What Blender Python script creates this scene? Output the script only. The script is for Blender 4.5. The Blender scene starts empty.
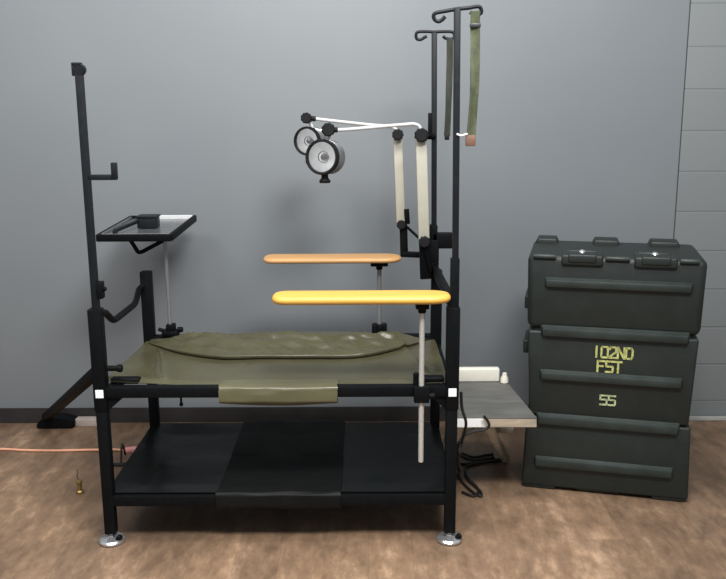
import bpy, bmesh, math, random
from mathutils import Vector, Matrix, noise
random.seed(7)
S = bpy.context.scene
C = S.collection
PI = math.pi

# ------------------------------------------------------------------ camera
F = 850.0
CAM = Vector((1.1348, -3.4667, 1.8765)); PIT, YAW, ROLL = 0.2088, 0.0035, -0.0057
cd = bpy.data.cameras.new('camera'); cam = bpy.data.objects.new('camera', cd); C.objects.link(cam)
cd.sensor_width = 36; cd.lens = F / 726 * 36; cd.clip_start = .05; cd.clip_end = 60
RM = Matrix.Rotation(YAW, 3, 'Z') @ Matrix.Rotation(PI/2 - PIT, 3, 'X') @ Matrix.Rotation(ROLL, 3, 'Z')
cam.matrix_world = Matrix.Translation(CAM) @ RM.to_4x4()
S.camera = cam

def at(px, py, X=None, Y=None, Z=None):
    """the point of the photograph at (px, py) that lies on a plane X, Y or Z"""
    d = RM @ Vector(((px - 363) / F, -(py - 289.5) / F, -1))
    for i, v in enumerate((X, Y, Z)):
        if v is not None:
            return CAM + d * ((v - CAM[i]) / d[i])

# ------------------------------------------------------------------ materials
def mat(name, col, rough=.5, metal=0., var=.12, scale=30., bump=0., bscale=None, emit=None, coat=0., spec=None, stretch=None):
    m = bpy.data.materials.new(name); m.use_nodes = True
    nt = m.node_tree; b = nt.nodes['Principled BSDF']
    b.inputs['Metallic'].default_value = metal
    b.inputs['Coat Weight'].default_value = coat
    if spec is not None: b.inputs['Specular IOR Level'].default_value = spec
    tc = nt.nodes.new('ShaderNodeTexCoord'); mp = nt.nodes.new('ShaderNodeMapping')
    nt.links.new(tc.outputs['Object'], mp.inputs['Vector'])
    if stretch: mp.inputs['Scale'].default_value = stretch
    n = nt.nodes.new('ShaderNodeTexNoise'); n.inputs['Scale'].default_value = scale; n.inputs['Detail'].default_value = 4
    nt.links.new(mp.outputs[0], n.inputs['Vector'])
    r = nt.nodes.new('ShaderNodeValToRGB')
    r.color_ramp.elements[0].position = .3; r.color_ramp.elements[1].position = .7
    r.color_ramp.elements[0].color = tuple(c * (1 - var) for c in col) + (1,)
    r.color_ramp.elements[1].color = tuple(min(1, c * (1 + var)) for c in col) + (1,)
    nt.links.new(n.outputs['Fac'], r.inputs['Fac']); nt.links.new(r.outputs['Color'], b.inputs['Base Color'])
    mr = nt.nodes.new('ShaderNodeMapRange'); mr.inputs['To Min'].default_value = max(.02, rough - .07); mr.inputs['To Max'].default_value = min(1, rough + .07)
    nt.links.new(n.outputs['Fac'], mr.inputs['Value']); nt.links.new(mr.outputs[0], b.inputs['Roughness'])
    if bump:
        n2 = nt.nodes.new('ShaderNodeTexNoise'); n2.inputs['Scale'].default_value = bscale or scale * 3; n2.inputs['Detail'].default_value = 3
        nt.links.new(mp.outputs[0], n2.inputs['Vector'])
        bp = nt.nodes.new('ShaderNodeBump'); bp.inputs['Strength'].default_value = bump; bp.inputs['Distance'].default_value = .01
        nt.links.new(n2.outputs['Fac'], bp.inputs['Height']); nt.links.new(bp.outputs[0], b.inputs['Normal'])
    if emit:
        b.inputs['Emission Color'].default_value = (*col, 1); b.inputs['Emission Strength'].default_value = emit
    return m

M = dict(
    black=mat('black_powder_coat', (.0035, .0042, .005), .52, var=.2, scale=60, bump=.05, spec=.1),
    dark=mat('dark_grey_steel', (.030, .034, .038), .4, var=.15, scale=40),
    pole=mat('pole_grey_steel', (.009, .011, .014), .45, var=.15, scale=40, spec=.2),
    sheetblack=mat('black_vinyl', (.0028, .0038, .004), .33, var=.25, scale=6, bump=.3, bscale=9, spec=.22),
    bandblack=mat('black_webbing', (.002, .0024, .0026), .6, var=.2, scale=30, bump=.1, spec=.2),
    olive=mat('olive_vinyl', (.066, .062, .034), .24, var=.13, scale=5, bump=.35, bscale=16),
    oliveflap=mat('olive_vinyl_flap', (.090, .087, .046), .33, var=.1, scale=6, bump=.2, bscale=16),
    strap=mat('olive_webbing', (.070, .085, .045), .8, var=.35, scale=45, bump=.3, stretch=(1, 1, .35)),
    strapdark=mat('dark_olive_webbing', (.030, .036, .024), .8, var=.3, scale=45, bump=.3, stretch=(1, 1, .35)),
    chrome=mat('chrome', (.62, .63, .65), .18, metal=.85, var=.05),
    steel=mat('brushed_steel', (.55, .55, .53), .3, metal=.45, var=.08, scale=80),
    darksteel=mat('tarnished_rod', (.26, .26, .27), .3, metal=.5, var=.1, scale=80),
    white=mat('white_enamel', (.56, .57, .58), .35, var=.03),
    cream=mat('cream_enamel', (.45, .435, .365), .45, var=.05, scale=14),
    sticker=mat('white_sticker', (.80, .84, .86), .6, var=.03),
    rubber=mat('black_rubber', (.006, .006, .007), .6, var=.15, spec=.3),
    boardnear=mat('yellow_arm_board', (.62, .355, .065), .42, var=.08, scale=5, stretch=(.5, 6, 6)),
    boardfar=mat('orange_arm_board', (.53, .29, .115), .42, var=.12, scale=5, stretch=(.5, 6, 6)),
    case=mat('green_black_plastic', (.0075, .0120, .0105), .52, var=.15, scale=12, bump=.12, bscale=160),
    caserib=mat('pale_plastic_rib', (.015, .0225, .020), .48, var=.3, scale=9, bump=.12, bscale=160),  # paler case plastic, for the ribs and the modelled lid edge highlights
    paint=mat('yellow_stencil_paint', (.40, .41, .14), .6, var=.35, scale=45),
    paintpale=mat('pale_stencil_paint', (.34, .39, .22), .6, var=.35, scale=45),
    plank=mat('grey_worn_board', (.105, .105, .098), .6, var=.22, scale=7, stretch=(1, 4, 4)),
    plankedge=mat('pale_board_edge', (.37, .31, .235), .65, var=.2, scale=12, stretch=(1, 4, 4)),
    leg=mat('weathered_wood', (.50, .43, .33), .7, var=.25, scale=14, stretch=(4, 4, 1)),
    offwhite=mat('off_white_paint', (.70, .68, .60), .55, var=.06, scale=9),
    paper=mat('white_paper', (.85, .85, .84), .7, var=.03),
    cable=mat('black_cable', (.008, .008, .009), .5, var=.1),
    orange=mat('orange_cord', (.72, .36, .23), .5, var=.08),
    pink=mat('pink_plug', (.62, .26, .25), .5, var=.08),
    brass=mat('brass', (.42, .30, .12), .35, metal=.9, var=.2),
    leather=mat('brown_leather_tab', (.16, .085, .055), .65, var=.2),
    glow=mat('frosted_bulb', (.9, .88, .82), .4, var=.02),
    reflector=mat('glowing_reflector', (.92, .93, .94), .25, metal=.12, var=.06, scale=25, emit=.16),  # slight emission added so the lamp bowls look brightly reflecting
    housing=mat('grey_lamp_housing', (.26, .27, .28), .25, metal=.7, var=.2, scale=15),
    trayplate=mat('tray_plate', (.20, .21, .22), .25, metal=.6, var=.1, scale=15),
    liner=mat('bright_liner', (.82, .83, .84), .3, metal=.2, var=.04),
    baseb=mat('dark_baseboard', (.022, .019, .020), .5, var=.2, scale=8),
    basep=mat('pale_skirting', (.34, .34, .32), .6, var=.2, scale=8),
    palebox=mat('pale_pink_grey_block', (.36, .30, .275), .7, var=.12, scale=20),
)

def glass():
    m = bpy.data.materials.new('clear_lens'); m.use_nodes = True; nt = m.node_tree
    nt.nodes.remove(nt.nodes['Principled BSDF']); out = nt.nodes['Material Output']
    t = nt.nodes.new('ShaderNodeBsdfTransparent'); g = nt.nodes.new('ShaderNodeBsdfGlossy'); g.inputs['Roughness'].default_value = .08
    f = nt.nodes.new('ShaderNodeFresnel'); f.inputs['IOR'].default_value = 1.45
    n = nt.nodes.new('ShaderNodeTexNoise'); n.inputs['Scale'].default_value = 60
    bp = nt.nodes.new('ShaderNodeBump'); bp.inputs['Strength'].default_value = .05
    mx = nt.nodes.new('ShaderNodeMixShader')
    nt.links.new(n.outputs['Fac'], bp.inputs['Height']); nt.links.new(bp.outputs[0], g.inputs['Normal'])
    nt.links.new(f.outputs[0], mx.inputs[0]); nt.links.new(t.outputs[0], mx.inputs[1]); nt.links.new(g.outputs[0], mx.inputs[2])
    nt.links.new(mx.outputs[0], out.inputs['Surface'])
    return m
M['glass'] = glass()

def nodes_mat(name):
    m = bpy.data.materials.new(name); m.use_nodes = True
    nt = m.node_tree
    return m, nt, nt.nodes['Principled BSDF'], nt.nodes.new('ShaderNodeTexCoord')

def wall_mat():
    m, nt, b, tc = nodes_mat('blue_grey_wall_paint')
    n = nt.nodes.new('ShaderNodeTexNoise'); n.inputs['Scale'].default_value = .9; n.inputs['Detail'].default_value = 5
    nt.links.new(tc.outputs['Object'], n.inputs['Vector'])
    r = nt.nodes.new('ShaderNodeValToRGB')
    r.color_ramp.elements[0].position = .3; r.color_ramp.elements[1].position = .72
    r.color_ramp.elements[0].color = (.205, .226, .246, 1); r.color_ramp.elements[1].color = (.232, .254, .270, 1)
    nt.links.new(n.outputs['Fac'], r.inputs['Fac']); nt.links.new(r.outputs['Color'], b.inputs['Base Color'])
    b.inputs['Roughness'].default_value = .55
    n2 = nt.nodes.new('ShaderNodeTexNoise'); n2.inputs['Scale'].default_value = 140
    nt.links.new(tc.outputs['Object'], n2.inputs['Vector'])
    bp = nt.nodes.new('ShaderNodeBump'); bp.inputs['Strength'].default_value = .06; bp.inputs['Distance'].default_value = .004
    nt.links.new(n2.outputs['Fac'], bp.inputs['Height']); nt.links.new(bp.outputs[0], b.inputs['Normal'])
    return m

def block_mat():
    m, nt, b, tc = nodes_mat('painted_block_wall')
    sep = nt.nodes.new('ShaderNodeSeparateXYZ'); cmb = nt.nodes.new('ShaderNodeCombineXYZ')
    nt.links.new(tc.outputs['Object'], sep.inputs[0])
    ad = nt.nodes.new('ShaderNodeMath'); ad.operation = 'SUBTRACT'; ad.inputs[1].default_value = .117
    nt.links.new(sep.outputs['Z'], ad.inputs[0]); nt.links.new(sep.outputs['X'], cmb.inputs['X']); nt.links.new(ad.outputs[0], cmb.inputs['Y'])
    br = nt.nodes.new('ShaderNodeTexBrick'); br.inputs['Scale'].default_value = 1
    br.inputs['Brick Width'].default_value = 2.4; br.inputs['Row Height'].default_value = .2325
    br.inputs['Mortar Size'].default_value = .007; br.inputs['Mortar Smooth'].default_value = .7; br.inputs['Bias'].default_value = 0
    br.inputs['Color1'].default_value = (.200, .218, .226, 1); br.inputs['Color2'].default_value = (.190, .208, .216, 1)
    br.inputs['Mortar'].default_value = (.166, .181, .188, 1)
    nt.links.new(cmb.outputs[0], br.inputs['Vector']); nt.links.new(br.outputs['Color'], b.inputs['Base Color'])
    b.inputs['Roughness'].default_value = .6
    n2 = nt.nodes.new('ShaderNodeTexNoise'); n2.inputs['Scale'].default_value = 90
    nt.links.new(tc.outputs['Object'], n2.inputs['Vector'])
    bp0 = nt.nodes.new('ShaderNodeBump'); bp0.inputs['Strength'].default_value = .12; bp0.inputs['Distance'].default_value = .004
    nt.links.new(n2.outputs['Fac'], bp0.inputs['Height'])
    bp = nt.nodes.new('ShaderNodeBump'); bp.inputs['Strength'].default_value = .3; bp.inputs['Distance'].default_value = .006; bp.invert = True
    nt.links.new(br.outputs['Fac'], bp.inputs['Height']); nt.links.new(bp0.outputs[0], bp.inputs['Normal']); nt.links.new(bp.outputs[0], b.inputs['Normal'])
    return m

def floor_mat():
    m, nt, b, tc = nodes_mat('stained_brown_floor')
    L = nt.links
    def nz(scale, detail, rough, stretch=(1, 1, 1), dist=0.):
        mp = nt.nodes.new('ShaderNodeMapping'); mp.inputs['Scale'].default_value = stretch; mp.inputs['Rotation'].default_value = (0, 0, .05)
        L.new(tc.outputs['Object'], mp.inputs['Vector'])
        n = nt.nodes.new('ShaderNodeTexNoise'); n.inputs['Scale'].default_value = scale; n.inputs['Detail'].default_value = detail
        n.inputs['Roughness'].default_value = rough; n.inputs['Distortion'].default_value = dist
        L.new(mp.outputs[0], n.inputs['Vector']); return n
    a = nz(2.6, 8, .65, (1, .55, 1), dist=.5); c = nz(15, 7, .7, (1, .42, 1)); d = nz(.8, 3, .5)
    mx = nt.nodes.new('ShaderNodeMix'); mx.data_type = 'FLOAT'; mx.inputs[0].default_value = .5
    L.new(a.outputs['Fac'], mx.inputs[2]); L.new(c.outputs['Fac'], mx.inputs[3])
    mx2 = nt.nodes.new('ShaderNodeMix'); mx2.data_type = 'FLOAT'; mx2.inputs[0].default_value = .25
    L.new(mx.outputs[0], mx2.inputs[2]); L.new(d.outputs['Fac'], mx2.inputs[3])
    r = nt.nodes.new('ShaderNodeValToRGB'); e = r.color_ramp.elements
    e[0].position = .33; e[0].color = (.066, .041, .026, 1)
    e[1].position = .67; e[1].color = (.46, .315, .210, 1)
    k = e.new(.46); k.color = (.138, .089, .057, 1)
    k = e.new(.55); k.color = (.222, .145, .092, 1)
    L.new(mx2.outputs[0], r.inputs['Fac'])
    mpb = nt.nodes.new('ShaderNodeMapping'); mpb.inputs['Rotation'].default_value = (0, 0, PI/2); L.new(tc.outputs['Object'], mpb.inputs['Vector'])
    br = nt.nodes.new('ShaderNodeTexBrick'); L.new(mpb.outputs[0], br.inputs['Vector']); br.inputs['Scale'].default_value = 1
    br.inputs['Brick Width'].default_value = 1.25; br.inputs['Row Height'].default_value = .19; br.inputs['Mortar Size'].default_value = .002; br.inputs['Mortar Smooth'].default_value = 1
    br.inputs['Color1'].default_value = (.86, .85, .85, 1); br.inputs['Color2'].default_value = (1.1, 1.08, 1.05, 1); br.inputs['Mortar'].default_value = (.78, .76, .75, 1)
    ml = nt.nodes.new('ShaderNodeMix'); ml.data_type = 'RGBA'; ml.blend_type = 'MULTIPLY'; ml.inputs[0].default_value = 1
    L.new(r.outputs['Color'], ml.inputs[6]); L.new(br.outputs['Color'], ml.inputs[7]); L.new(ml.outputs[2], b.inputs['Base Color'])
    mr = nt.nodes.new('ShaderNodeMapRange'); mr.inputs['To Min'].default_value = .32; mr.inputs['To Max'].default_value = .6
    L.new(c.outputs['Fac'], mr.inputs['Value']); L.new(mr.outputs[0], b.inputs['Roughness'])
    bp = nt.nodes.new('ShaderNodeBump'); bp.inputs['Strength'].default_value = .12; bp.inputs['Distance'].default_value = .01
    L.new(c.outputs['Fac'], bp.inputs['Height']); L.new(bp.outputs[0], b.inputs['Normal'])
    return m

# ------------------------------------------------------------------ mesh helpers
WLOC = {}
def obj(name, bm, m, parent=None, local=False, sharp=32, loc=None):
    """link bm as ONE mesh object; bm is in world coordinates unless local"""
    off = WLOC.get(parent.name, Vector()) if parent else Vector(loc or (0, 0, 0))
    if not local: bmesh.ops.translate(bm, verts=bm.verts, vec=-off)
    bmesh.ops.recalc_face_normals(bm, faces=bm.faces)
    me = bpy.data.meshes.new(name); bm.to_mesh(me); bm.free()
    for p in me.polygons: p.use_smooth = True
    me.set_sharp_from_angle(angle=math.radians(sharp))
    me.materials.append(m)
    o = bpy.data.objects.new(name, me); C.objects.link(o)
    if parent: o.parent = parent
    else: o.location = off
    WLOC[o.name] = off
    return o
def tag(o, label, cat, group=None, kind=None):
    o['label'] = label; o['category'] = cat
    if group: o['group'] = group
    if kind: o['kind'] = kind
    return o
def thing(name, label, cat, loc, rotz=0, group=None):
    o = bpy.data.objects.new(name, None); C.objects.link(o); o.empty_display_size = .05
    o.location = loc; o.rotation_euler = (0, 0, rotz)
    WLOC[o.name] = Vector(loc)
    return tag(o, label, cat, group)
def struct(name, bm, m):
    o = obj(name, bm, m); o['kind'] = 'structure'; return o
def BM(): return bmesh.new()

def box(bm, x0, x1, y0, y1, z0, z1, bev=.003, seg=2, rot=None):
    r = bmesh.ops.create_cube(bm, size=1)
    vs = r['verts']
    for v in vs:
        v.co = Vector(((x0+x1)/2 + v.co.x*(x1-x0), (y0+y1)/2 + v.co.y*(y1-y0), (z0+z1)/2 + v.co.z*(z1-z0)))
    es = list({e for v in vs for e in v.link_edges})
    if bev:
        rr = bmesh.ops.bevel(bm, geom=es, offset=bev, segments=seg, profile=.5, affect='EDGES')
        vs = list({v for f in rr['faces'] for v in f.verts} | {v for v in vs if v.is_valid})
    if rot:
        c, mtx = rot
        bmesh.ops.rotate(bm, verts=vs, cent=c, matrix=mtx)
    return vs
def frame_of(d):
    d = d.normalized(); up = Vector((0, 0, 1)) if abs(d.z) < .9 else Vector((0, -1, 0))
    u = d.cross(up).normalized(); return u, u.cross(d).normalized()
def bar(bm, p, q, w, h, bev=.003, up=None):
    """square bar from p to q, w across, h along 'up'"""
    p, q = Vector(p), Vector(q); d = (q-p).normalized()
    if up is None: u, v = frame_of(d)
    else:
        v = Vector(up); v = (v - d*v.dot(d)).normalized(); u = d.cross(v)
    ln = (q-p).length
    vs = box(bm, -w/2, w/2, -h/2, h/2, 0, ln, bev)
    mt = Matrix((u, v, d)).transposed()
    for x in vs: x.co = p + mt @ x.co
    return vs
def fillet(pts, r=.03, n=5):
    pts = [Vector(p) for p in pts]; out = [pts[0]]
    for a, b, c in zip(pts, pts[1:], pts[2:]):
        k = min(r, (a-b).length*.45, (c-b).length*.45)
        s, e = b + (a-b).normalized()*k, b + (c-b).normalized()*k
        for i in range(n+1):
            t = i/n; out.append(s*(1-t)**2 + b*2*t*(1-t) + e*t*t)
    return out + [pts[-1]]
def smooth(pts, n=8):
    pts = [Vector(p) for p in pts]; P = [pts[0]*2-pts[1]] + pts + [pts[-1]*2-pts[-2]]; out = []
    for i in range(1, len(P)-2):
        a, b, c, d = P[i-1:i+3]
        for k in range(n):
            t = k/n
            out.append(.5*((2*b) + (c-a)*t + (2*a-5*b+4*c-d)*t*t + (3*b-a-3*c+d)*t**3))
    return out + [pts[-1]]
def tube(bm, pts, r, seg=12, cap=True):
    pts = [Vector(p) for p in pts]; rings = []
    rs = r if isinstance(r, (list, tuple)) else [r]*len(pts)
    t0 = (pts[1]-pts[0]).normalized(); u, v = frame_of(t0)
    for i, p in enumerate(pts):
        t = (pts[min(i+1, len(pts)-1)] - pts[max(i-1, 0)])
        t = t.normalized() if t.length > 1e-9 else t0
        u = (u - t*u.dot(t)).normalized(); v = t.cross(u)
        rings.append([bm.verts.new(p + (u*math.cos(2*PI*k/seg) + v*math.sin(2*PI*k/seg))*rs[i]) for k in range(seg)])
    for A, B in zip(rings, rings[1:]):
        for k in range(seg): bm.faces.new((A[k], A[(k+1) % seg], B[(k+1) % seg], B[k]))
    if cap: bm.faces.new(rings[0]); bm.faces.new(rings[-1])
def rod(bm, p, q, r, seg=16):
    p, q = Vector(p), Vector(q); d = (q-p); e = min(r*.25, d.length*.2)/d.length
    tube(bm, [p, p+d*e, q-d*e, q], [r*.82, r, r, r*.82], seg)
def lathe(bm, prof, o, ax, seg=28):
    """prof: (radius, height along ax)"""
    o = Vector(o); ax = Vector(ax).normalized(); u, v = frame_of(ax); rings = []
    for r, h in prof:
        if r < 1e-5: rings.append([bm.verts.new(o + ax*h)])
        else: rings.append([bm.verts.new(o + ax*h + (u*math.cos(2*PI*k/seg) + v*math.sin(2*PI*k/seg))*r) for k in range(seg)])
    for A, B in zip(rings, rings[1:]):
        for k in range(seg):
            a, b = A[k % len(A)], A[(k+1) % len(A)]; c, d = B[(k+1) % len(B)], B[k % len(B)]
            f = [x for i, x in enumerate((a, b, c, d)) if x not in (a, b, c, d)[:i]]
            if len(f) > 2: bm.faces.new(f)
def knob(bm, c, ax, r, h, lobes=9):
    """star grip: a lobed disc"""
    c = Vector(c); ax = Vector(ax).normalized(); u, v = frame_of(ax); n = lobes*6; rings = []
    for sc, hh in ((.0, -h/2), (.8, -h/2), (1, -h*.28), (1, h*.28), (.8, h/2), (0, h/2)):
        if sc == 0: rings.append([bm.verts.new(c + ax*hh)]); continue
        rings.append([bm.verts.new(c + ax*hh + (u*math.cos(2*PI*k/n) + v*math.sin(2*PI*k/n))*r*sc*(1 + .05*math.cos(lobes*2*PI*k/n))) for k in range(n)])
    for A, B in zip(rings, rings[1:]):
        for k in range(n):
            f = []
            for x in (A[k % len(A)], A[(k+1) % len(A)], B[(k+1) % len(B)], B[k % len(B)]):
                if x not in f: f.append(x)
            bm.faces.new(f)
def prism(bm, poly, y0, y1, bev=.002):
    """polygon in (x, z) extruded from y0 to y1"""
    A = [bm.verts.new((x, y0, z)) for x, z in poly]; B = [bm.verts.new((x, y1, z)) for x, z in poly]
    n = len(poly); fs = [bm.faces.new(A), bm.faces.new(B[::-1])]
    for k in range(n): fs.append(bm.faces.new((A[k], B[k], B[(k+1) % n], A[(k+1) % n])))
    if bev: bmesh.ops.bevel(bm, geom=list({e for f in fs for e in f.edges}), offset=bev, segments=2, affect='EDGES')
def grid(bm, nx, ny, fn):
    V = [[bm.verts.new(fn(i/nx, j/ny)) for j in range(ny+1)] for i in range(nx+1)]
    for i in range(nx):
        for j in range(ny): bm.faces.new((V[i][j], V[i+1][j], V[i+1][j+1], V[i][j+1]))
def thicken(bm, t):
    bmesh.ops.recalc_face_normals(bm, faces=bm.faces)
    bmesh.ops.solidify(bm, geom=list(bm.faces), thickness=t)
def nz(x, y, z=0.): return noise.noise(Vector((x, y, z)))

# ------------------------------------------------------------------ setting
WY = 1.489
b = BM(); box(b, -6, 9, -7, WY+.2, -.2, 0, 0); struct('floor', b, floor_mat())
JX = 2.945
b = BM(); box(b, -6, JX, WY, WY+.2, 0, 3.6, .006); struct('wall_back', b, wall_mat())
b = BM(); box(b, JX+.006, 9, WY+.006, WY+.2, 0, 3.6, .006); struct('wall_right', b, block_mat())
b = BM(); prism(b, [(-6, 0), (2.2, 0), (2.2, .093), (-6, .093)], WY-.016, WY, .003); struct('baseboard_back', b, M['baseb'])
b = BM(); prism(b, [(2.25, 0), (9, 0), (9, .022), (2.25, .022)], WY-.03, WY, .004); struct('baseboard_right', b, M['basep'])

# ------------------------------------------------------------------ operating table
W, D = 1.5, .841
ZD, ZS, ZL = .700, .203, 1.066
T = thing('operating_table', 'black steel field operating table frame with four square posts and a lower shelf', 'operating table', (W/2, D/2, 0))
for sx in (0, 1):
    for sy in (0, 1):
        x, y = sx*W, sy*D
        b = BM()
        box(b, x-.024, x+.024, y-.024, y+.024, .045, .69, .004)
        box(b, x-.0275, x+.0275, y-.0275, y+.0275, .62, ZL, .004)      # wider upper sleeve
        lg = obj('leg', b, M['black'], T)
        b = BM()
        lathe(b, [(0, 0), (.052, 0), (.057, .006), (.057, .014), (.050, .021), (.024, .026), (.018, .030), (.018, .036), (.013, .037), (.013, .062), (0, .062)], (x, y, 0), (0, 0, 1), 32)
        f = obj('levelling_foot', b, M['chrome'], lg); f['label'] = 'chrome levelling foot'
        b = BM(); rod(b, (x+.030, y-.02, .02), (x+.046, y-.02, .038), .012); obj('foot_bolt', b, M['black'], lg)
        if sy == 0:
            b = BM(); box(b, x-.017, x+.017, y-.0292, y-.0272, ZD-.019, ZD+.017, .0006, 1)
            s = obj('sticker', b, M['sticker'], lg); s['label'] = 'small white square sticker'
R_ = .0235
b = BM(); box(b, .02, W-.02, -R_, R_, ZD-.022, ZD+.024, .004); obj('front_rail', b, M['black'], T)
b = BM(); box(b, .02, W-.02, D-R_, D+R_, ZD-.022, ZD+.024, .004); obj('rear_rail', b, M['black'], T)
for x in (0, W):
    b = BM(); box(b, x-.020, x+.020, .02, D-.02, ZD-.06, ZD-.02, .004); obj('deck_end_rail', b, M['black'], T)
b = BM(); box(b, .015, W-.015, -.022, .022, ZS-.024, ZS+.024, .004); obj('shelf_front_rail', b, M['black'], T)
b = BM(); box(b, .015, W-.015, D-.022, D+.022, ZS-.024, ZS+.024, .004); obj('shelf_rear_rail', b, M['black'], T)
for x in (0, W):
    b = BM(); box(b, x-.020, x+.020, .015, D-.015, ZS-.024, ZS+.02, .004); obj('shelf_end_rail', b, M['black'], T)
# shelf panel: a black vinyl sheet stretched over the lower rails, sagging a little
b = BM()
def shelf(u, v):
    x = -.012 + u*(W+.024); y = -.002 + v*(D+.004)
    e = min(u, 1-u)*W; g = min(v, 1-v)*D
    sag = -.02*min(1, e/.15)*min(1, g/.12)
    return Vector((x, y, ZS+.030 + sag + .007*nz(x*4, y*5, 1.3)*min(1, g/.05)*min(1, e/.05)))
grid(b, 90, 50, shelf); thicken(b, -.004)
obj('shelf_panel', b, M['sheetblack'], T)
b = BM()   # centre band that wraps round both shelf rails
prof = [(.016, ZS-.034), (-.027, ZS-.034), (-.033, ZS-.02), (-.033, ZS+.03), (-.02, ZS+.042), (.05, ZS+.036), (.14, ZS+.029), (.42, ZS+.027), (.70, ZS+.029), (.78, ZS+.036), (.845, ZS+.043), (.874, ZS+.03), (.874, ZS-.03), (.83, ZS-.033)]
pp = fillet([(0, y, z) for y, z in prof], .012, 4)
def band(x0, x1, amp=.003):
    def fn(u, v):
        k = v*(len(pp)-1); i = min(int(k), len(pp)-2); p = pp[i].lerp(pp[i+1], k-i)
        x = x0 + u*(x1-x0)
        return Vector((x + amp*nz(v*9, 3.1), p.y + amp*nz(x*9, v*12), p.z + amp*1.5*nz(x*7, v*9, 4)))
    return fn
grid(b, 30, len(pp)-1, band(.475, 1.02)); thicken(b, .004)
obj('shelf_band', b, M['bandblack'], T)
# corner gussets and clamps under the deck rails
for x0, s in ((.024, 1), (W-.024, -1)):
    b = BM(); prism(b, [(x0, ZD-.02), (x0+s*.075, ZD-.02), (x0, ZD-.085)][::s], -.012, .012, .002); obj('corner_gusset', b, M['black'], T)
b = BM(); rod(b, (.022, .015, .80), (.085, .015, .80), .012); rod(b, (.07, .015, .80), (.092, .015, .80), .017); obj('lock_knob', b, M['black'], T)
b = BM(); box(b, .03, .155, .03, .075, .722, .748, .008, 3); obj('hinge_bracket', b, M['black'], T)
b = BM(); box(b, W-.13, W-.03, .03, .075, .722, .748, .008, 3); obj('hinge_bracket', b, M['black'], T)
b = BM(); rod(b, (.335, .02, .68), (.335, .02, .635), .005); rod(b, (.335, .02, .64), (.335, .02, .628), .008); obj('hanging_pin', b, M['black'], T)
# left end: bent handle between the two posts; right end: straight bar
b = BM(); tube(b, fillet([(.015, .01, 1.043), at(105, 312.5, Y=.06), at(113.5, 321, Y=.25), at(135.5, 303.6, Y=.66), at(139, 289, Y=.80), (-.005, .835, 1.0)], .06, 6), .0155, 12)
obj('bent_end_handle', b, M['black'], T)
b = BM(); bar(b, (W-.002, .02, 1.075), (W-.012, D-.02, 1.075), .032, .045, .004, (0, 0, 1)); obj('end_bar', b, M['black'], T)
b = BM(); bar(b, (W+.004, .0, ZL-.3), (W+.004, .0, 1.273), .036, .036, .003); obj('extension_tube', b, M['black'], T)
# outrigger brace running down and back to the floor by the wall
b = BM(); bar(b, (.0, .03, .80), (-.81, 1.41, .058), .044, .044, .004, (0, 0, 1)); og = obj('outrigger', b, M['black'], T)
b = BM(); prism(b, [(-.855, .002), (-.64, .002), (-.625, .045), (-.70, .066), (-.80, .066), (-.855, .035)], 1.37, 1.468, .006); obj('outrigger_foot', b, M['black'], og)

# ------------------------------------------------------------------ olive cover sheet on the deck
CS = thing('cover_sheet', 'olive drab vinyl sheet spread over the operating table deck and folded along the back', 'cover sheet', (W/2, D/2, ZD+.024))
def fold_y(x): return .40 + .33*(abs(x-.72)/.72)**3.6 + .010*math.sin(x*9) + .012*nz(x*5, 2.2)
X0, X1 = .012, 1.488
def base_z(x, y):
    e = min(x-X0, X1-x); v = (y-.03)/.785
    z = ZD + .020 - .006*math.sin(PI*v) + .009*nz(x*3, y*4, .5)*min(1, v*6)
    z += .012*math.exp(-((x-.07-.16*(.75-y)/.6)/.014)**2) * min(1, max(0, (.6-y)/.1))*min(1, max(0, v)*8)
    z += .010*math.exp(-((x-1.40+.10*(y-.1)/.6)/.016)**2) * min(1, max(0, v)*8)
    if x < .45: z += .030*(1-x/.45)*max(0, 1-v*1.1)
    if x > 1.05: z += .016*((x-1.05)/.45)*max(0, 1-v*1.1)
    if v < .06: z -= .012*(1-v/.06)
    if v > .90: z -= .020*(v-.90)/.10
    return z
def cover(u, v):
    x = X0 + u*(X1-X0); y = .030 + v*.785
    return Vector((x + .005*nz(y*6, .3, u*3), y + .003*nz(x*5, 9.1), base_z(x, y)))
b = BM(); grid(b, 150, 80, cover); thicken(b, -.003)
obj('sheet', b, M['olive'], CS, sharp=60)
def folded(u, v):
    """the back of the sheet doubled forward over itself, its front edge rolled under"""
    x = .035 + u*1.43; fy = fold_y(x); yb = .812; e = min(u, 1-u)*1.43
    k = min(1, e/.22); h = .010 + .026*k
    if v < .8:
        t = v/.8; y = yb + (fy-yb)*t
        wr = .020*nz(x*7 + y*3, y*9 - x*2, 8) + .013*nz(x*15 + y*24, y*13, 3) + .013*math.sin(y*50 + 6*nz(x*2.6, y*2, 5) + x*4)*k
        z = base_z(x, y) + h*(.35+.65*math.sin(PI*min(1, .18+t*.62))) + wr*min(1, t*5)*min(1, (1-t)*4)*(.35+.65*k)
        if y > .74: z = min(z, ZD+.042)
    else:
        t = (v-.8)/.2; a = PI*t
        r = h*.5*(.35+.65*math.sin(PI*.8))
        y = fy - r*math.sin(a)*.9 + t*.02; zt = base_z(x, fy) + h*(.35+.65*math.sin(PI*.80))
        z = zt - r*(1-math.cos(a))*.93
    return Vector((x, y, max(z, base_z(x, y)+.003)))
b = BM(); grid(b, 170, 80, folded)
obj('folded_edge', b, M['olive'], CS, sharp=80)
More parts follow.
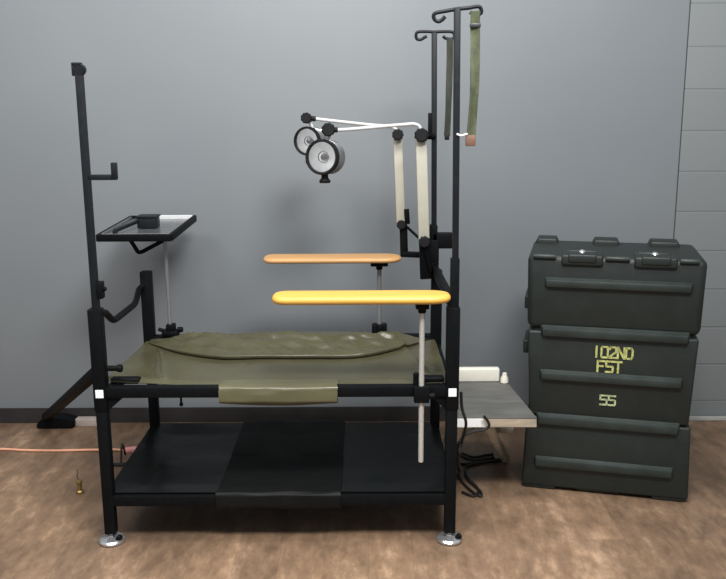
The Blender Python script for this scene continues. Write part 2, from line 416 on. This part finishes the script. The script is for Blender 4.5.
def wrap(prof, x0, x1, s):
    pts = fillet([(0, y, z) for y, z in prof], .014, 5)
    def fn(u, v):
        k = v*(len(pts)-1); i = min(int(k), len(pts)-2); p = pts[i].lerp(pts[i+1], k-i)
        x = x0 + u*(x1-x0); bulge = .006*math.sin(PI*u) + .004*nz(x*8, v*5, s)
        return Vector((x + .004*nz(v*7, s), p.y + (bulge if s > 5 else -bulge)*math.sin(PI*v), p.z - (.010*math.sin(PI*u)*(v > .75)*(s < 5)) + .003*nz(x*9, v*6, s+2)*(v < .4)))
    bm = BM(); grid(bm, 40, len(pts)-1, fn); thicken(bm, .003); return bm
f = obj('front_flap', wrap([(.075, ZD+.027), (.01, ZD+.031), (-.030, ZD+.029), (-.037, ZD+.005), (-.036, ZD-.040), (-.012, ZD-.052), (.03, ZD-.046)], .508, 1.012, 1), M['oliveflap'], CS, sharp=60)
f['label'] = 'paler flap wrapped round the front rail'
obj('rear_flap', wrap([(D-.09, ZD+.034), (D-.02, ZD+.038), (D+.030, ZD+.032), (D+.037, ZD+.005), (D+.036, ZD-.035), (D+.01, ZD-.048)], .50, 1.10, 6), M['olive'], CS, sharp=60)

# ------------------------------------------------------------------ tall hook pole on the left front post
A = thing('hook_pole', 'tall thin dark pole with a side hook rising from the left front post', 'pole', (0, 0, ZL))
b = BM(); bar(b, (.004, 0, ZL-.18), (.004, 0, 2.035), .030, .026, .003); obj('pole', b, M['pole'], A)
b = BM(); bar(b, (.01, -.002, 1.613), (.128, -.002, 1.613), .022, .022, .003); bar(b, (.1185, -.002, 1.603), (.1185, -.002, 1.672), .022, .026, .003); obj('hook_arm', b, M['pole'], A)
b = BM(); box(b, .014, .040, -.02, .02, 1.110, 1.182, .004); rod(b, (.038, -.001, 1.150), (.052, -.001, 1.150), .009); obj('clamp', b, M['black'], A)
b = BM(); box(b, -.022, -.010, -.014, .014, 2.012, 2.062, .003); box(b, -.022, .016, -.014, .014, 2.050, 2.064, .003)
lathe(b, [(0, 0), (.020, 0), (.023, .004), (.023, .018), (.020, .022), (0, .022)], (.010, -.014, 2.036), (0, 1, 0), 20); obj('top_bracket', b, M['pole'], A)

# ------------------------------------------------------------------ instrument tray
TY0, TY1 = .705, 1.33
IT = thing('instrument_tray', 'black rimmed metal instrument tray on a thin rod above the table back rail', 'tray', (.117, D, ZD+.03))
tx0, tx1 = -.200, .172
def tz(y): return 1.255 + (y-TY0)/(TY1-TY0)*.018
sl = Matrix.Rotation(math.atan2(.018, TY1-TY0), 3, 'X'); pv = (0, TY0, 1.255)
b = BM(); box(b, tx0+.006, tx1-.006, TY0+.006, TY1-.006, 1.255, 1.262, .002, 1, (pv, sl)); tp = obj('tray_plate', b, M['trayplate'], IT)
b = BM()
box(b, tx0, tx1, TY0-.010, TY0+.010, 1.242, 1.279, .005, 3, (pv, sl))
box(b, tx0-.004, tx0+.014, TY0, TY1, 1.242, 1.277, .005, 3, (pv, sl)); box(b, tx1-.014, tx1+.006, TY0, TY1, 1.242, 1.279, .005, 3, (pv, sl))
box(b, tx0, tx1, TY1-.010, TY1+.008, 1.242, 1.277, .005, 3, (pv, sl)); obj('tray_rim', b, M['black'], IT)
for ya, yb, xa, zt_ in ((TY1-.028, TY1-.0102, tx0+.06, 1.281), (TY0+.010, TY0+.028, tx0+.02, 1.276)):
    b = BM(); box(b, xa, tx1-.014, ya, yb, 1.258, zt_, .002, 1, (pv, sl)); o = obj('rim_strip', b, M['liner'], IT); o['label'] = 'bright steel liner of the rim'
b = BM(); tube(b, fillet([(-.045, .74, 1.250), (-.022, .80, 1.170), (-.012, .83, 1.168), (.118, .845, 1.235), (.118, .86, 1.252)], .025, 5), .0105, 12); obj('support_bracket', b, M['black'], IT)
b = BM(); rod(b, (.110, D, .70), (.107, D, 1.252), .0095); obj('rod', b, M['darksteel'], IT)
b = BM(); box(b, .07, .155, D-.034, D+.034, .726, .752, .005); box(b, .092, .136, D-.026, D+.026, .752, .785, .004)
rod(b, (.150, D-.01, .757), (.178, D-.01, .757), .014); rod(b, (.075, D-.01, .752), (.050, D-.01, .76), .010); obj('clamp', b, M['black'], IT)
b = BM()
p0 = at(138, 228, Y=.93); p1 = at(159, 212, Y=.93)
zt = 1.2725
box(b, -.062, .036, .955, 1.05, zt, zt+.055, .004); box(b, -.068, .042, .950, 1.056, zt+.055, zt+.064, .003)
bar(b, (-.05, .99, zt+.04), (-.125, .775, zt+.014), .022, .016, .003, (0, 0, 1)); box(b, -.137, -.115, .762, .785, zt-.004, zt+.018, .003)
tag(obj('instrument_block', b, M['pole'], None, loc=(-.012, 1.0, zt)), 'small dark box with a slanting bar lying on the instrument tray', 'instrument')

b = BM(); box(b, tx0+.012, tx0+.020, TY0+.03, TY1-.03, 1.262, 1.2755, .001, 1, (pv, sl)); o = obj('rim_strip', b, M['trayplate'], IT)  # grey strip stands in for the faint reflection along the left rim

# ------------------------------------------------------------------ arm boards
def arm_board(label, m, mrod, x0, x1, yc, w, z, t, rx, ry, rz0, head, group):
    a = thing('arm_board', label, 'arm board', (rx, ry, ZD), 0, group)
    bm = BM(); n = 14; poly = []
    for s, xc in ((1, x1), (-1, x0)):
        rx_ = (.10 if s > 0 else .055)
        for k in range(n+1):
            th = -PI/2 + PI*k/n
            c_, s_ = math.cos(th), math.sin(th)
            poly.append((xc - s*rx_ + s*rx_*abs(c_)**.8, yc + s*math.copysign(abs(s_)**.8, s_)*w/2))
    N = len(poly); rings = []; xm, hl_, hw = (x0+x1)/2, (x1-x0)/2, w/2; q = 7
    for k in range(q*2):
        th = -PI/2 + PI*k/(q*2-1); ins = t*.5*(1-math.cos(th)); zz = z - t/2 + t/2*math.sin(th)
        rings.append([bm.verts.new((xm + (px_-xm)*(1-ins/hl_), yc + (py_-yc)*(1-ins/hw), zz)) for px_, py_ in poly])
    for A_, B_ in zip(rings, rings[1:]):
        for k in range(N): bm.faces.new((A_[k], A_[(k+1) % N], B_[(k+1) % N], B_[k]))
    bm.faces.new(rings[0]); bm.faces.new(rings[-1])
    obj('board', bm, m, a, sharp=75)
    bm = BM(); box(bm, rx-head/2, rx+head/2, ry-.03, ry+.03, z-t-.030, z-t, .005); rod(bm, (rx, ry, z-t-.05), (rx, ry, z-t-.028), .017); obj('swivel_head', bm, M['black'], a)
    bm = BM(); rod(bm, (rx, ry, rz0), (rx, ry, z-t-.04), .0115); obj('rod', bm, mrod, a)
    return a
RZ = ZD
na = arm_board('yellow padded arm board on a steel rod clamped to the front rail', M['boardnear'], M['steel'], .748, 1.484, -.045, .15, 1.135, .034, 1.367, -.043, .392, .055, 'arm boards above the table')
b = BM(); box(b, 1.335, 1.40, -.066, -.024, ZD-.036, ZD+.036, .005); rod(b, (1.392, -.045, ZD-.01), (1.425, -.045, ZD-.01), .014)
box(b, 1.352, 1.385, -.03, .03, ZD+.024, ZD+.042, .004); rod(b, (1.345, -.02, ZD+.03), (1.345, -.02, ZD+.085), .012); obj('clamp', b, M['black'], na)
fa = arm_board('orange arm board on a dark rod clamped to the rear rail', M['boardfar'], M['darksteel'], .607, 1.318, .86, .17, 1.137, .026, 1.205, D+.04, .66, .09, 'arm boards above the table')
b = BM(); box(b, 1.165, 1.245, D+.018, D+.062, ZD-.036, ZD+.070, .005); box(b, 1.170, 1.190, D-.02, D+.03, ZD+.03, ZD+.080, .004); box(b, 1.222, 1.242, D-.02, D+.03, ZD+.03, ZD+.080, .004); obj('clamp', b, M['black'], fa)

# ------------------------------------------------------------------ IV poles with hooks
def iv_pole(label, X0, X1, Y, z0, ztop, w, hl, hr):
    a = thing('drip_pole', label, 'drip pole', (X0, Y, z0), 0, 'drip poles at the right end of the table')
    bm = BM(); bar(bm, (X0, Y, z0), (X1, Y, ztop), w, w, .003); obj('pole', bm, M['pole'], a)
    bm = BM(); tube(bm, smooth(hl, 5), .0075, 8); tube(bm, smooth(hr, 5), .0075, 8)
    obj('hook_bar', bm, M['pole'], a); return a
y = -.0
hl = [at(*p, Y=y) for p in ((457, 9), (446, 11), (436, 13), (433.5, 16), (435, 20), (439, 21.5), (443, 19), (445, 16.5))]
hr = [at(*p, Y=y) for p in ((457, 9), (468, 8), (478, 6.5), (481, 9), (481, 13), (477, 14.5), (473, 14), (470, 12))]
tallp = iv_pole('nearer, taller dark drip pole with two curled hooks, rising from the front right post', 1.506, 1.496, 0, 1.20, 2.262, .0255, hl, hr)
y = D
hl = [at(*p, Y=y) for p in ((434.5, 32), (426, 31.6), (418, 32), (416, 35), (417, 39), (421, 39.5), (425, 37), (427, 36.5))]
hr = [at(*p, Y=y) for p in ((434.5, 32), (444, 31.6), (452, 32), (454.5, 35), (453, 38.5), (449, 39), (445, 38), (443, 36))]
shortp = iv_pole('farther dark drip pole with two curled hooks, rising from the rear right post', 1.487, 1.474, D, .95, 2.240, .026, hl, hr)
b = BM(); p = at(431, 119, Y=D); box(b, p.x-.014, p.x+.004, D-.016, D+.016, p.z-.100, p.z+.030, .003); rod(b, (p.x-.02, D-.03, p.z-.085), (p.x+.02, D-.01, p.z-.085), .014); obj('clamp', b, M['black'], shortp)
b = BM(); box(b, 1.475, 1.580, D-.03, D+.03, 1.180, 1.258, .005); box(b, 1.446, 1.508, D-.034, D+.034, 1.03, 1.225, .005); box(b, 1.462, 1.500, D-.030, D+.030, 1.20, 1.30, .005)
obj('mounting_bracket', b, M['black'], shortp)

# ------------------------------------------------------------------ olive straps hanging from the hooks
def strap(label, pts, w, m, Y):
    a = thing('strap', label, 'strap', at(*pts[0], Y=Y), 0, None)
    P3 = smooth([at(*p, Y=Y) + Vector((0, .006*math.sin(i*1.7), 0)) for i, p in enumerate(pts)], 10)
    bm = BM(); n = len(P3)-1
    def fn(u, v):
        k = v*n; i = min(int(k), n-1); p = P3[i].lerp(P3[i+1], k-i); tw = .45*math.sin(v*5+pts[0][0])
        return p + Vector(((u-.5)*w*math.cos(tw), (u-.5)*w*math.sin(tw), 0))
    grid(bm, 4, n, fn); thicken(bm, .004); obj('webbing', bm, m, a, sharp=60)
    return a, P3
s1, P3 = strap('pale olive webbing strap with brown end tab hanging from the nearer drip pole', [(475.5, 11), (475.5, 30), (475, 60), (474, 90), (472.5, 115), (471, 138)], .038, M['strap'], -.012)
b = BM(); q = P3[-1]; box(b, q.x-.021, q.x+.019, q.y-.007, q.y+.007, q.z-.032, q.z+.012, .004); o = obj('end_tab', b, M['leather'], s1); o['label'] = 'brown end tab'
b = BM(); tube(b, smooth([q+Vector((-.015, -.006, .016)), q+Vector((-.04, -.01, .010)), q+Vector((-.058, -.008, .016))], 4), .0045, 8); o = obj('cord', b, M['white'], s1); o['label'] = 'short white cord'
b = BM(); box(b, P3[8].x-.022, P3[8].x+.020, -.020, -.003, P3[8].z-.008, P3[8].z+.008, .003); obj('buckle', b, M['dark'], s1)
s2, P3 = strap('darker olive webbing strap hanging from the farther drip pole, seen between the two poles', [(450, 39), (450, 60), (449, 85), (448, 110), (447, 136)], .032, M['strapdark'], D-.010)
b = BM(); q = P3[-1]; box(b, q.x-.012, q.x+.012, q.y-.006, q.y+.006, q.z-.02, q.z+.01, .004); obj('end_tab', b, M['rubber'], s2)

# ------------------------------------------------------------------ examination lamps
def lamp(label, Y, joint, knee, foot, face, r, arm_px, w, n):
    J, K, Ft, H = at(*joint, Y=Y), at(*knee, Y=Y), at(*foot, Y=Y), at(*face, Y=Y-.05)
    a = thing('examination_lamp', label, 'lamp', Ft, 0, 'jointed examination lamps')
    ay = Vector((0, 1, 0)); n = Vector(n).normalized()
    bm = BM(); d = (K-Ft).normalized(); bar(bm, Ft + d*.005, K - d*.015, w, .032, .006, (0, 1, 0)); obj('lower_arm', bm, M['cream'], a)
    bm = BM(); tube(bm, fillet([at(*p, Y=Y) for p in arm_px], .03, 5), .0088, 12); obj('upper_arm', bm, M['white'], a)
    bm = BM(); knob(bm, K-ay*.035, ay, r*.40, .034); rod(bm, K-ay*.04, K+ay*.03, r*.2); obj('elbow_knob', bm, M['rubber'], a)
    bm = BM(); knob(bm, Ft-ay*.03, ay, r*.33, .034); rod(bm, Ft-ay*.03, Ft+ay*.03, r*.2); obj('base_knob', bm, M['rubber'], a)
    bm = BM(); knob(bm, J-ay*.02, ay, r*.385, .034); rod(bm, J-ay*.02, J+ay*.025, r*.2)
    d = at(*arm_px[0], Y=Y)-J; rod(bm, J, J + d*.98, .013); obj('wrist_knob', bm, M['rubber'], a)
    # head: n is the way the face looks
    bk = -n
    bm = BM()
    lathe(bm, [(r*.93, 0), (r*.95, .015), (r*.90, .05), (r*.86, .10), (r*.62, .145), (r*.28, .165), (0, .168)], H, bk, 36)
    for t in (.028, .044, .06, .076, .092): lathe(bm, [(r*.90, t-.004), (r*.985, t-.002), (r*.985, t+.002), (r*.90, t+.004)], H, bk, 36)
    hd = obj('lamp_head', bm, M['housing'], a)
    bm = BM(); lathe(bm, [(r*.86, -.008), (r*.90, -.013), (r*.98, -.013), (r*1.02, -.006), (r*1.02, .012), (r*.96, .018), (r*.86, .006), (r*.86, -.008)], H, bk, 36); obj('bezel', bm, M['rubber'], hd)
    bm = BM(); lathe(bm, [(r*.88, .002), (r*.70, .022), (r*.5, .042), (r*.28, .056), (r*.10, .060), (0, .060)], H, bk, 36); obj('reflector', bm, M['reflector'], hd)
    bm = BM(); lathe(bm, [(0, .010), (r*.16, .014), (r*.22, .026), (r*.17, .045), (r*.14, .060)], H, bk, 20); lathe(bm, [(r*.30, .014), (r*.33, .012), (r*.33, .020), (r*.30, .020), (r*.30, .014)], H, bk, 24); obj('bulb', bm, M['darksteel'], hd)
    bm = BM(); lathe(bm, [(0, -.009), (r*.5, -.008), (r*.87, -.003), (r*.87, .000), (r*.5, -.005), (0, -.006)], H, bk, 32); obj('lens', bm, M['glass'], hd)
    bm = BM(); q = H + bk*.03 + Vector((0, 0, -r*.95)); rod(bm, q + Vector((0, 0, .02)), q - Vector((0, 0, .025)), r*.2); lathe(bm, [(0, 0), (r*.30, .002), (r*.34, .012), (r*.24, .022), (r*.18, .03)], q - Vector((0, 0, .047)), (0, 0, 1), 20); obj('handle', bm, M['rubber'], hd)
    bm = BM(); q = H + bk*.06 + Vector((0, 0, r*.85)); tube(bm, smooth([J + Vector((0, .01, 0)), J.lerp(q, .5) + Vector((.006, .01, 0)), q], 4), .0095, 10); obj('yoke', bm, M['steel'], hd)
    return a, Ft
YF, YB = .76, .93
lf, Ft = lamp('larger nearer examination lamp with black rim on a jointed arm', YF, (328.5, 129.5), (421, 135), (424, 241), (322, 157), .085,
              [(338, 130), (352, 129.2), (385, 126.2), (414, 123.8), (420, 126), (421, 133)], .055, (-.36, -.92, .06))
b = BM()
bar(b, Ft+Vector((.004, .0, .02)), Vector((1.442, .79, 1.03)), .06, .03, .005, (0, 1, 0)); bar(b, (1.455, .79, 1.08), (1.49, .83, 1.08), .05, .06, .005, (0, 0, 1))
rod(b, (1.43, .74, 1.19), (1.466, .76, 1.07), .007); obj('base_bracket', b, M['black'], lf)
b = BM(); k = at(421, 135, Y=YF); rod(b, k+Vector((.01, .0, 0)), Vector((1.476, D-.01, k.z-.008)), .009); obj('stay', b, M['black'], lf)
lb, Fb = lamp('smaller farther examination lamp, hanging behind the other lamp', YB, (306.5, 118), (397.5, 134.5), (401, 224), (307, 141), .071,
              [(316, 119), (338, 121.5), (370, 125), (391, 126.5), (396, 129), (397.5, 133)], .047, (-.40, -.90, .05))
b = BM(); q = at(403.5, 254, Y=YB)
bar(b, Fb+Vector((.012, 0, .0)), Vector((q.x+.004, YB, q.z-.012)), .040, .036, .004); bar(b, (q.x-.012, YB, q.z), (1.475, YB-.045, q.z), .034, .028, .004, (0, 0, 1)); obj('base_bracket', b, M['black'], lb)
b = BM(); rod(b, at(407, 227, Y=YB-.02), at(420, 239, Y=YF+.03), .007); bar(b, at(406.5, 209, Y=YB-.02), at(407.5, 224, Y=YB-.02), .026, .014, .003); obj('lever', b, M['black'], lb)

# ------------------------------------------------------------------ low plank table on the right
PZ = .45
PT = thing('low_bench', 'low grey plank bench with pale edge standing between table and plastic case', 'bench', (1.76, .8, 0))
b = BM(); A_ = [(1.545, .331), (1.937, .326), (1.880, .93), (1.545, .93)]
V0 = [b.verts.new((x, y, PZ-.004)) for x, y in A_]; V1 = [b.verts.new((x, y, PZ)) for x, y in A_]
b.faces.new(V0); b.faces.new(V1)
for k in range(4): b.faces.new((V0[k], V0[(k+1) % 4], V1[(k+1) % 4], V1[k]))
obj('bench_top', b, M['plank'], PT)
b = BM(); V0 = [b.verts.new((x, y, PZ-.047)) for x, y in A_]; V1 = [b.verts.new((x, y, PZ-.004)) for x, y in A_]
b.faces.new(V0); b.faces.new(V1)
for k in range(4): b.faces.new((V0[k], V0[(k+1) % 4], V1[(k+1) % 4], V1[k]))
bmesh.ops.bevel(b, geom=list(b.edges), offset=.002, segments=2, affect='EDGES')
o = obj('bench_core', b, M['plankedge'], PT); o['label'] = 'pale wooden edge of the bench'
b = BM(); prism(b, [(1.548, PZ-.045), (1.702, PZ-.045), (1.683, PZ-.003), (1.548, PZ-.003)], .3265, .3305, .0005); o = obj('edge_paper', b, M['paper'], PT); o['label'] = 'white paper strip on the front edge'
lt = at(489, 428, Y=.50); lb_ = Vector((1.893, .857, .008)); lt = lb_ + (lt-lb_)*((PZ-.047-.008)/(lt.z-.008))
for p, q in ((lt, lb_), ((1.60, .45, PZ-.047), (1.56, .83, .008)), ((1.80, .88, PZ-.047), (1.85, .90, .008)), ((1.60, .88, PZ-.047), (1.56, .90, .008))):
    b = BM(); bar(b, p, q, .032, .042, .003); obj('leg', b, M['leg'], PT)
b = BM(); bar(b, (1.57, .885, .185), (1.93, .885, .17), .02, .028, .003, (0, 0, 1)); obj('stretcher', b, M['leg'], PT)
# white beam on the bench
b = BM(); box(b, 1.56, 1.845, .868, .912, PZ, PZ+.074, .008, 3)
tag(obj('white_beam', b, M['offwhite'], None, loc=(1.71, .89, PZ)), 'off white rectangular beam lying along the back of the low bench', 'beam')
b = BM(); lathe(b, [(0, 0), (.018, 0), (.022, .006), (.020, .03), (.012, .045), (.011, .056), (0, .058)], (1.868, .85, PZ), (0, 0, 1), 18)
tag(obj('small_bottle', b, M['offwhite'], None, loc=(1.868, .85, PZ)), 'small pale object standing at the right end of the white beam', 'bottle')

# ------------------------------------------------------------------ plastic transport case
CW, CDp, CH = .785, .50, 1.196
TC = thing('transport_case', 'tall dark green plastic transport case with ribs and yellow stencilled lettering', 'case', (1.921, .537, 0), math.radians(-14))
# local frame: x along the front, y into the depth, z up
def tier(z0, z1, i0, i1, out=.0, bev=.018):
    """a rounded block whose bottom and top are drawn in by i0 / i1"""
    bm = BM(); vs = box(bm, -out, CW+out, 0, CDp, z0, z1, bev, 3)
    zc = (z0+z1)/2
    for v in vs:
        k = (v.co.z-z0)/(z1-z0); ins = i0*max(0, 1-k*3.2) + i1*max(0, 1-(1-k)*3.2)
        v.co.x += ins*(1 if v.co.x < CW/2 else -1); v.co.y += ins*.15*(1 if v.co.y < CDp/2 else -1)
    return bm
def cobj(n, bm, m, par=TC): return obj(n, bm, m, par, local=True, sharp=40)
base_bm = tier(.018, .385, 0, .012, .004, .012)
for x in (.0, CW-.17): box(base_bm, x+.006, x+.164, .006, CDp-.01, .0, .05, .012)
box(base_bm, .26, .47, .012, CDp-.02, .006, .05, .010)
cobj('case_base', base_bm, M['case'])
cobj('case_middle', tier(.392, .822, .026, .008, .006, .012), M['case'])
lid = cobj('case_lid', tier(.832, CH, .010, 0, .012, .032), M['case'])
b = BM(); box(b, .03, CW-.03, .025, CDp-.025, .34, .86, .004); cobj('case_seam', b, M['rubber'])
for z, x0, x1, h in ((1.066, .068, .742, .052), (.826, .060, .742, .056), (.606, .062, .728, .052), (.378, .056, .728, .058), (.154, .050, .715, .056)):
    b = BM(); vs = box(b, x0, x1, -.022, .012, z-h/2, z+h/2, .006, 2)
    for v in vs:                                   # sloped upper face, undercut lower edge, tapered ends
        if v.co.y < -.004:
            v.co.z -= .012 if v.co.z > z else -.004
            v.co.x += .010 if v.co.x < .3 else -.010
    cobj('rib', b, M['caserib'])
# top hardware: stacking lugs at the back, latches over the front edge
for x0, x1 in ((.0, .125), (.285, .43), (.56, .72)):
    b = BM(); vs = box(b, x0, x1, CDp-.13, CDp-.005, CH-.02, CH+.024, .010, 3)
    for v in vs:
        if v.co.z > CH+.005: v.co.x += .012*(1 if v.co.x < (x0+x1)/2 else -1)
    cobj('stacking_lug', b, M['case'], lid)
for x0, x1 in ((.145, .335), (.475, .665)):
    b = BM(); box(b, x0, x1, -.016, .17, CH-.045, CH+.006, .010, 3)
    box(b, x0+.03, x1-.03, -.022, .07, CH-.030, CH+.010, .008, 3); rod(b, (x0+.02, .10, CH+.004), (x1-.02, .10, CH+.004), .010)
    la = cobj('latch', b, M['case'], lid)
    b = BM(); xr = (x0+x1)/2 - .002; lathe(b, [(.014, 0), (.015, .006), (.010, .012), (0, .014)], (xr, .055, CH+.008), (0, -.3, 1), 18); o = cobj('rivet', b, M['chrome'], la); o['label'] = 'bright metal rivet'
for x0, x1 in ((.012, .13), (.345, .465), (.675, .77)):  # pale beads stand in for highlights along the lid's front edge
    b = BM(); rod(b, (x0, -.001, CH-.008), (x1-.01, -.001, CH-.008), .013); cobj('edge_highlight', b, M['caserib'], lid)
for zz in (.93, .70):                                 # side handles / hinge lumps on the left flank
    b = BM(); box(b, -.028, .004, .14, .36, zz-.035, zz+.035, .010, 3); cobj('side_handle', b, M['case'])
# stencilled lettering: each glyph drawn with bars on a 3 x 5 box
G = {'1': [((.5, 0), (.5, 1))], '0': [((0, .1), (0, .9)), ((1, .1), (1, .9)), ((.12, 1), (.88, 1)), ((.12, 0), (.88, 0))],
     '2': [((.0, .82), (.1, 1)), ((.12, 1), (.88, 1)), ((1, .9), (1, .62)), ((.95, .55), (.05, .1)), ((0, 0), (1, 0))],
     'N': [((0, 0), (0, 1)), ((1, 0), (1, 1)), ((.08, .93), (.92, .07))],
     'D': [((0, 0), (0, 1)), ((.14, 1), (.72, 1)), ((.14, 0), (.72, 0)), ((.78, 1), (1, .8)), ((1, .8), (1, .2)), ((1, .2), (.78, 0))],
     'F': [((0, 0), (0, 1)), ((.16, 1), (1, 1)), ((.16, .52), (.78, .52))],
     'S': [((1, 1), (.1, 1)), ((0, .92), (0, .6)), ((.06, .53), (.94, .5)), ((1, .42), (1, .1)), ((.9, 0), (0, 0))],
     'T': [((0, 1), (1, 1)), ((.5, .86), (.5, 0))],
     '5': [((1, 1), (.08, 1)), ((0, 1), (0, .56)), ((.08, .56), (.85, .56)), ((1, .48), (1, .1)), ((.88, 0), (0, 0))]}
def write(txt, x0, x1, zc, h, m, st=.0085, gap=.30):
    bm = BM(); n = len(txt); cw = (x1-x0)/(n + (n-1)*gap)
    for i, ch in enumerate(txt):
        ox = x0 + i*cw*(1+gap)
        for (ax, az), (bx, bz) in G[ch]:
            p = Vector((ox + ax*cw, -.0012, zc-h/2 + az*h)); q = Vector((ox + bx*cw, -.0012, zc-h/2 + bz*h))
            d = (q-p).normalized(); bar(bm, p-d*st*.45, q+d*st*.45, st, .0016, 0, (0, 1, 0))
    return cobj('lettering', bm, m)
write('102ND', .312, .492, .735, .052, M['paint'], .0095)
write('FST', .335, .445, .664, .052, M['paint'], .0095)
write('55', .356, .425, .495, .046, M['paintpale'], .0085)

# ------------------------------------------------------------------ cables and small things on the floor
K = thing('power_cable', 'black power cable hanging down and looping on the floor by the right posts', 'cable', (1.60, .45, 0))
fl = lambda *ps: [at(*p, Z=.008) for p in ps]
hg = lambda Y, *ps: [at(*p, Y=Y) for p in ps]
b = BM(); tube(b, smooth(hg(.10, (461, 392), (462, 408), (466, 424)) + hg(.22, (462, 442), (459, 456)) + fl((459, 470), (470, 482), (480, 491), (481, 496), (474, 493), (463, 483), (458, 474)), 8), .0068, 8); obj('cable', b, M['cable'], K)
b = BM(); tube(b, smooth(hg(.30, (484, 416), (489, 424), (486, 429), (472, 432), (463, 437), (458, 446)) + fl((457, 462), (464, 464), (478, 462.5), (496, 461), (505, 458), (500, 454), (486, 455), (474, 457), (462, 453)), 8), .0068, 8); obj('cable', b, M['cable'], K)
b = BM(); tube(b, smooth(fl((456, 452), (470, 459), (488, 458.5), (502, 456), (497, 460), (470, 465), (465, 470), (468, 478), (478, 489), (474, 496), (462, 492)), 8), .0068, 8); obj('cable', b, M['cable'], K)

K = thing('extension_cord', 'orange extension cord running along the floor to the left of the table', 'cord', (-.6, 1.05, 0))
pts = [(-1.9, 1.12, .008), (-1.4, 1.08, .008)] + [tuple(at(px, py, Z=.008)) for px, py in ((0, 449), (25, 450.2), (55, 450.6), (85, 450), (112, 449.6), (126, 450.3))]
b = BM(); tube(b, smooth(pts, 10), .0072, 8); obj('cord', b, M['orange'], K)
e = Vector(pts[-1]); b = BM(); rod(b, e, e+Vector((.06, -.02, .012)), .019, 12); box(b, e.x+.05, e.x+.09, e.y-.045, e.y+.0, .002, .034, .006); obj('plug', b, M['pink'], K)
e = at(122, 466, Z=0)
b = BM(); tube(b, smooth([(e.x-.05, e.y, .009), (e.x, e.y-.01, .014), (e.x+.05, e.y+.01, .010), (e.x+.10, e.y+.06, .009)], 6), .010, 8); tube(b, smooth([(e.x-.005, e.y+.0, .012), (e.x-.01, e.y+.06, .10), (e.x-.02, e.y+.14, .009)], 6), .006, 8)
tag(obj('short_lead', b, M['cable'], None, loc=(e.x, e.y, 0)), 'short black lead lying beside the plug of the orange cord', 'cable')
e = at(80, 493, Z=0)
bt = thing('brass_fitting', 'small brass coloured fitting standing on the floor left of the table', 'fitting', e)
b = BM(); lathe(b, [(0, 0), (.018, 0), (.020, .004), (.020, .012), (.013, .018), (.011, .05), (.016, .054), (.016, .066), (.009, .07), (0, .072)], e, (0, 0, 1), 18); obj('body', b, M['brass'], bt)
b = BM(); tube(b, smooth([e+Vector((0, 0, .068)), e+Vector((-.008, .0, .09)), e+Vector((-.003, .0, .115)), e+Vector((-.010, .002, .130))], 5), .0035, 6); obj('wire_tail', b, M['leather'], bt)
b = BM(); p = at(78, 423.5, Z=0); box(b, -.635, -.50, 1.405, 1.465, 0, .048, .006)
tag(obj('floor_block', b, M['palebox'], None, loc=(-.57, 1.43, 0)), 'pale flat block on the floor against the dark baseboard', 'block')

# ------------------------------------------------------------------ light
wd = bpy.data.worlds.new('world'); S.world = wd; wd.use_nodes = True
wd.node_tree.nodes['Background'].inputs[0].default_value = (.90, .95, 1, 1); wd.node_tree.nodes['Background'].inputs[1].default_value = .47
def area(name, loc, target, sx, sy, power, col=(1, .98, .95)):
    l = bpy.data.lights.new(name, 'AREA'); l.shape = 'RECTANGLE'; l.size = sx; l.size_y = sy; l.energy = power; l.color = col
    o = bpy.data.objects.new(name, l); C.objects.link(o); o.location = loc
    o.rotation_euler = (Vector(target)-Vector(loc)).to_track_quat('-Z', 'Y').to_euler(); return l
area('ceiling_light_front', (1.9, -2.2, 4.1), (1.0, 1.0, .8), 1.4, .7, 150)
area('ceiling_light_left', (-1.2, -1.6, 3.9), (-.6, .4, 0), 1.4, .7, 50)
area('ceiling_light_over', (1.1, -.6, 4.1), (1.1, -.2, 0), 2.2, .7, 72)
l = area('added_floor_light', (1.0, -2.1, 3.7), (1.0, -1.5, 0), 2.4, .6, 48); l.spread = math.radians(95)  # unseen lamp added to brighten the floor in front, narrow spread
S.view_settings.view_transform = 'Standard'; S.view_settings.look = 'None'
S.view_settings.exposure = 0; S.view_settings.gamma = 1
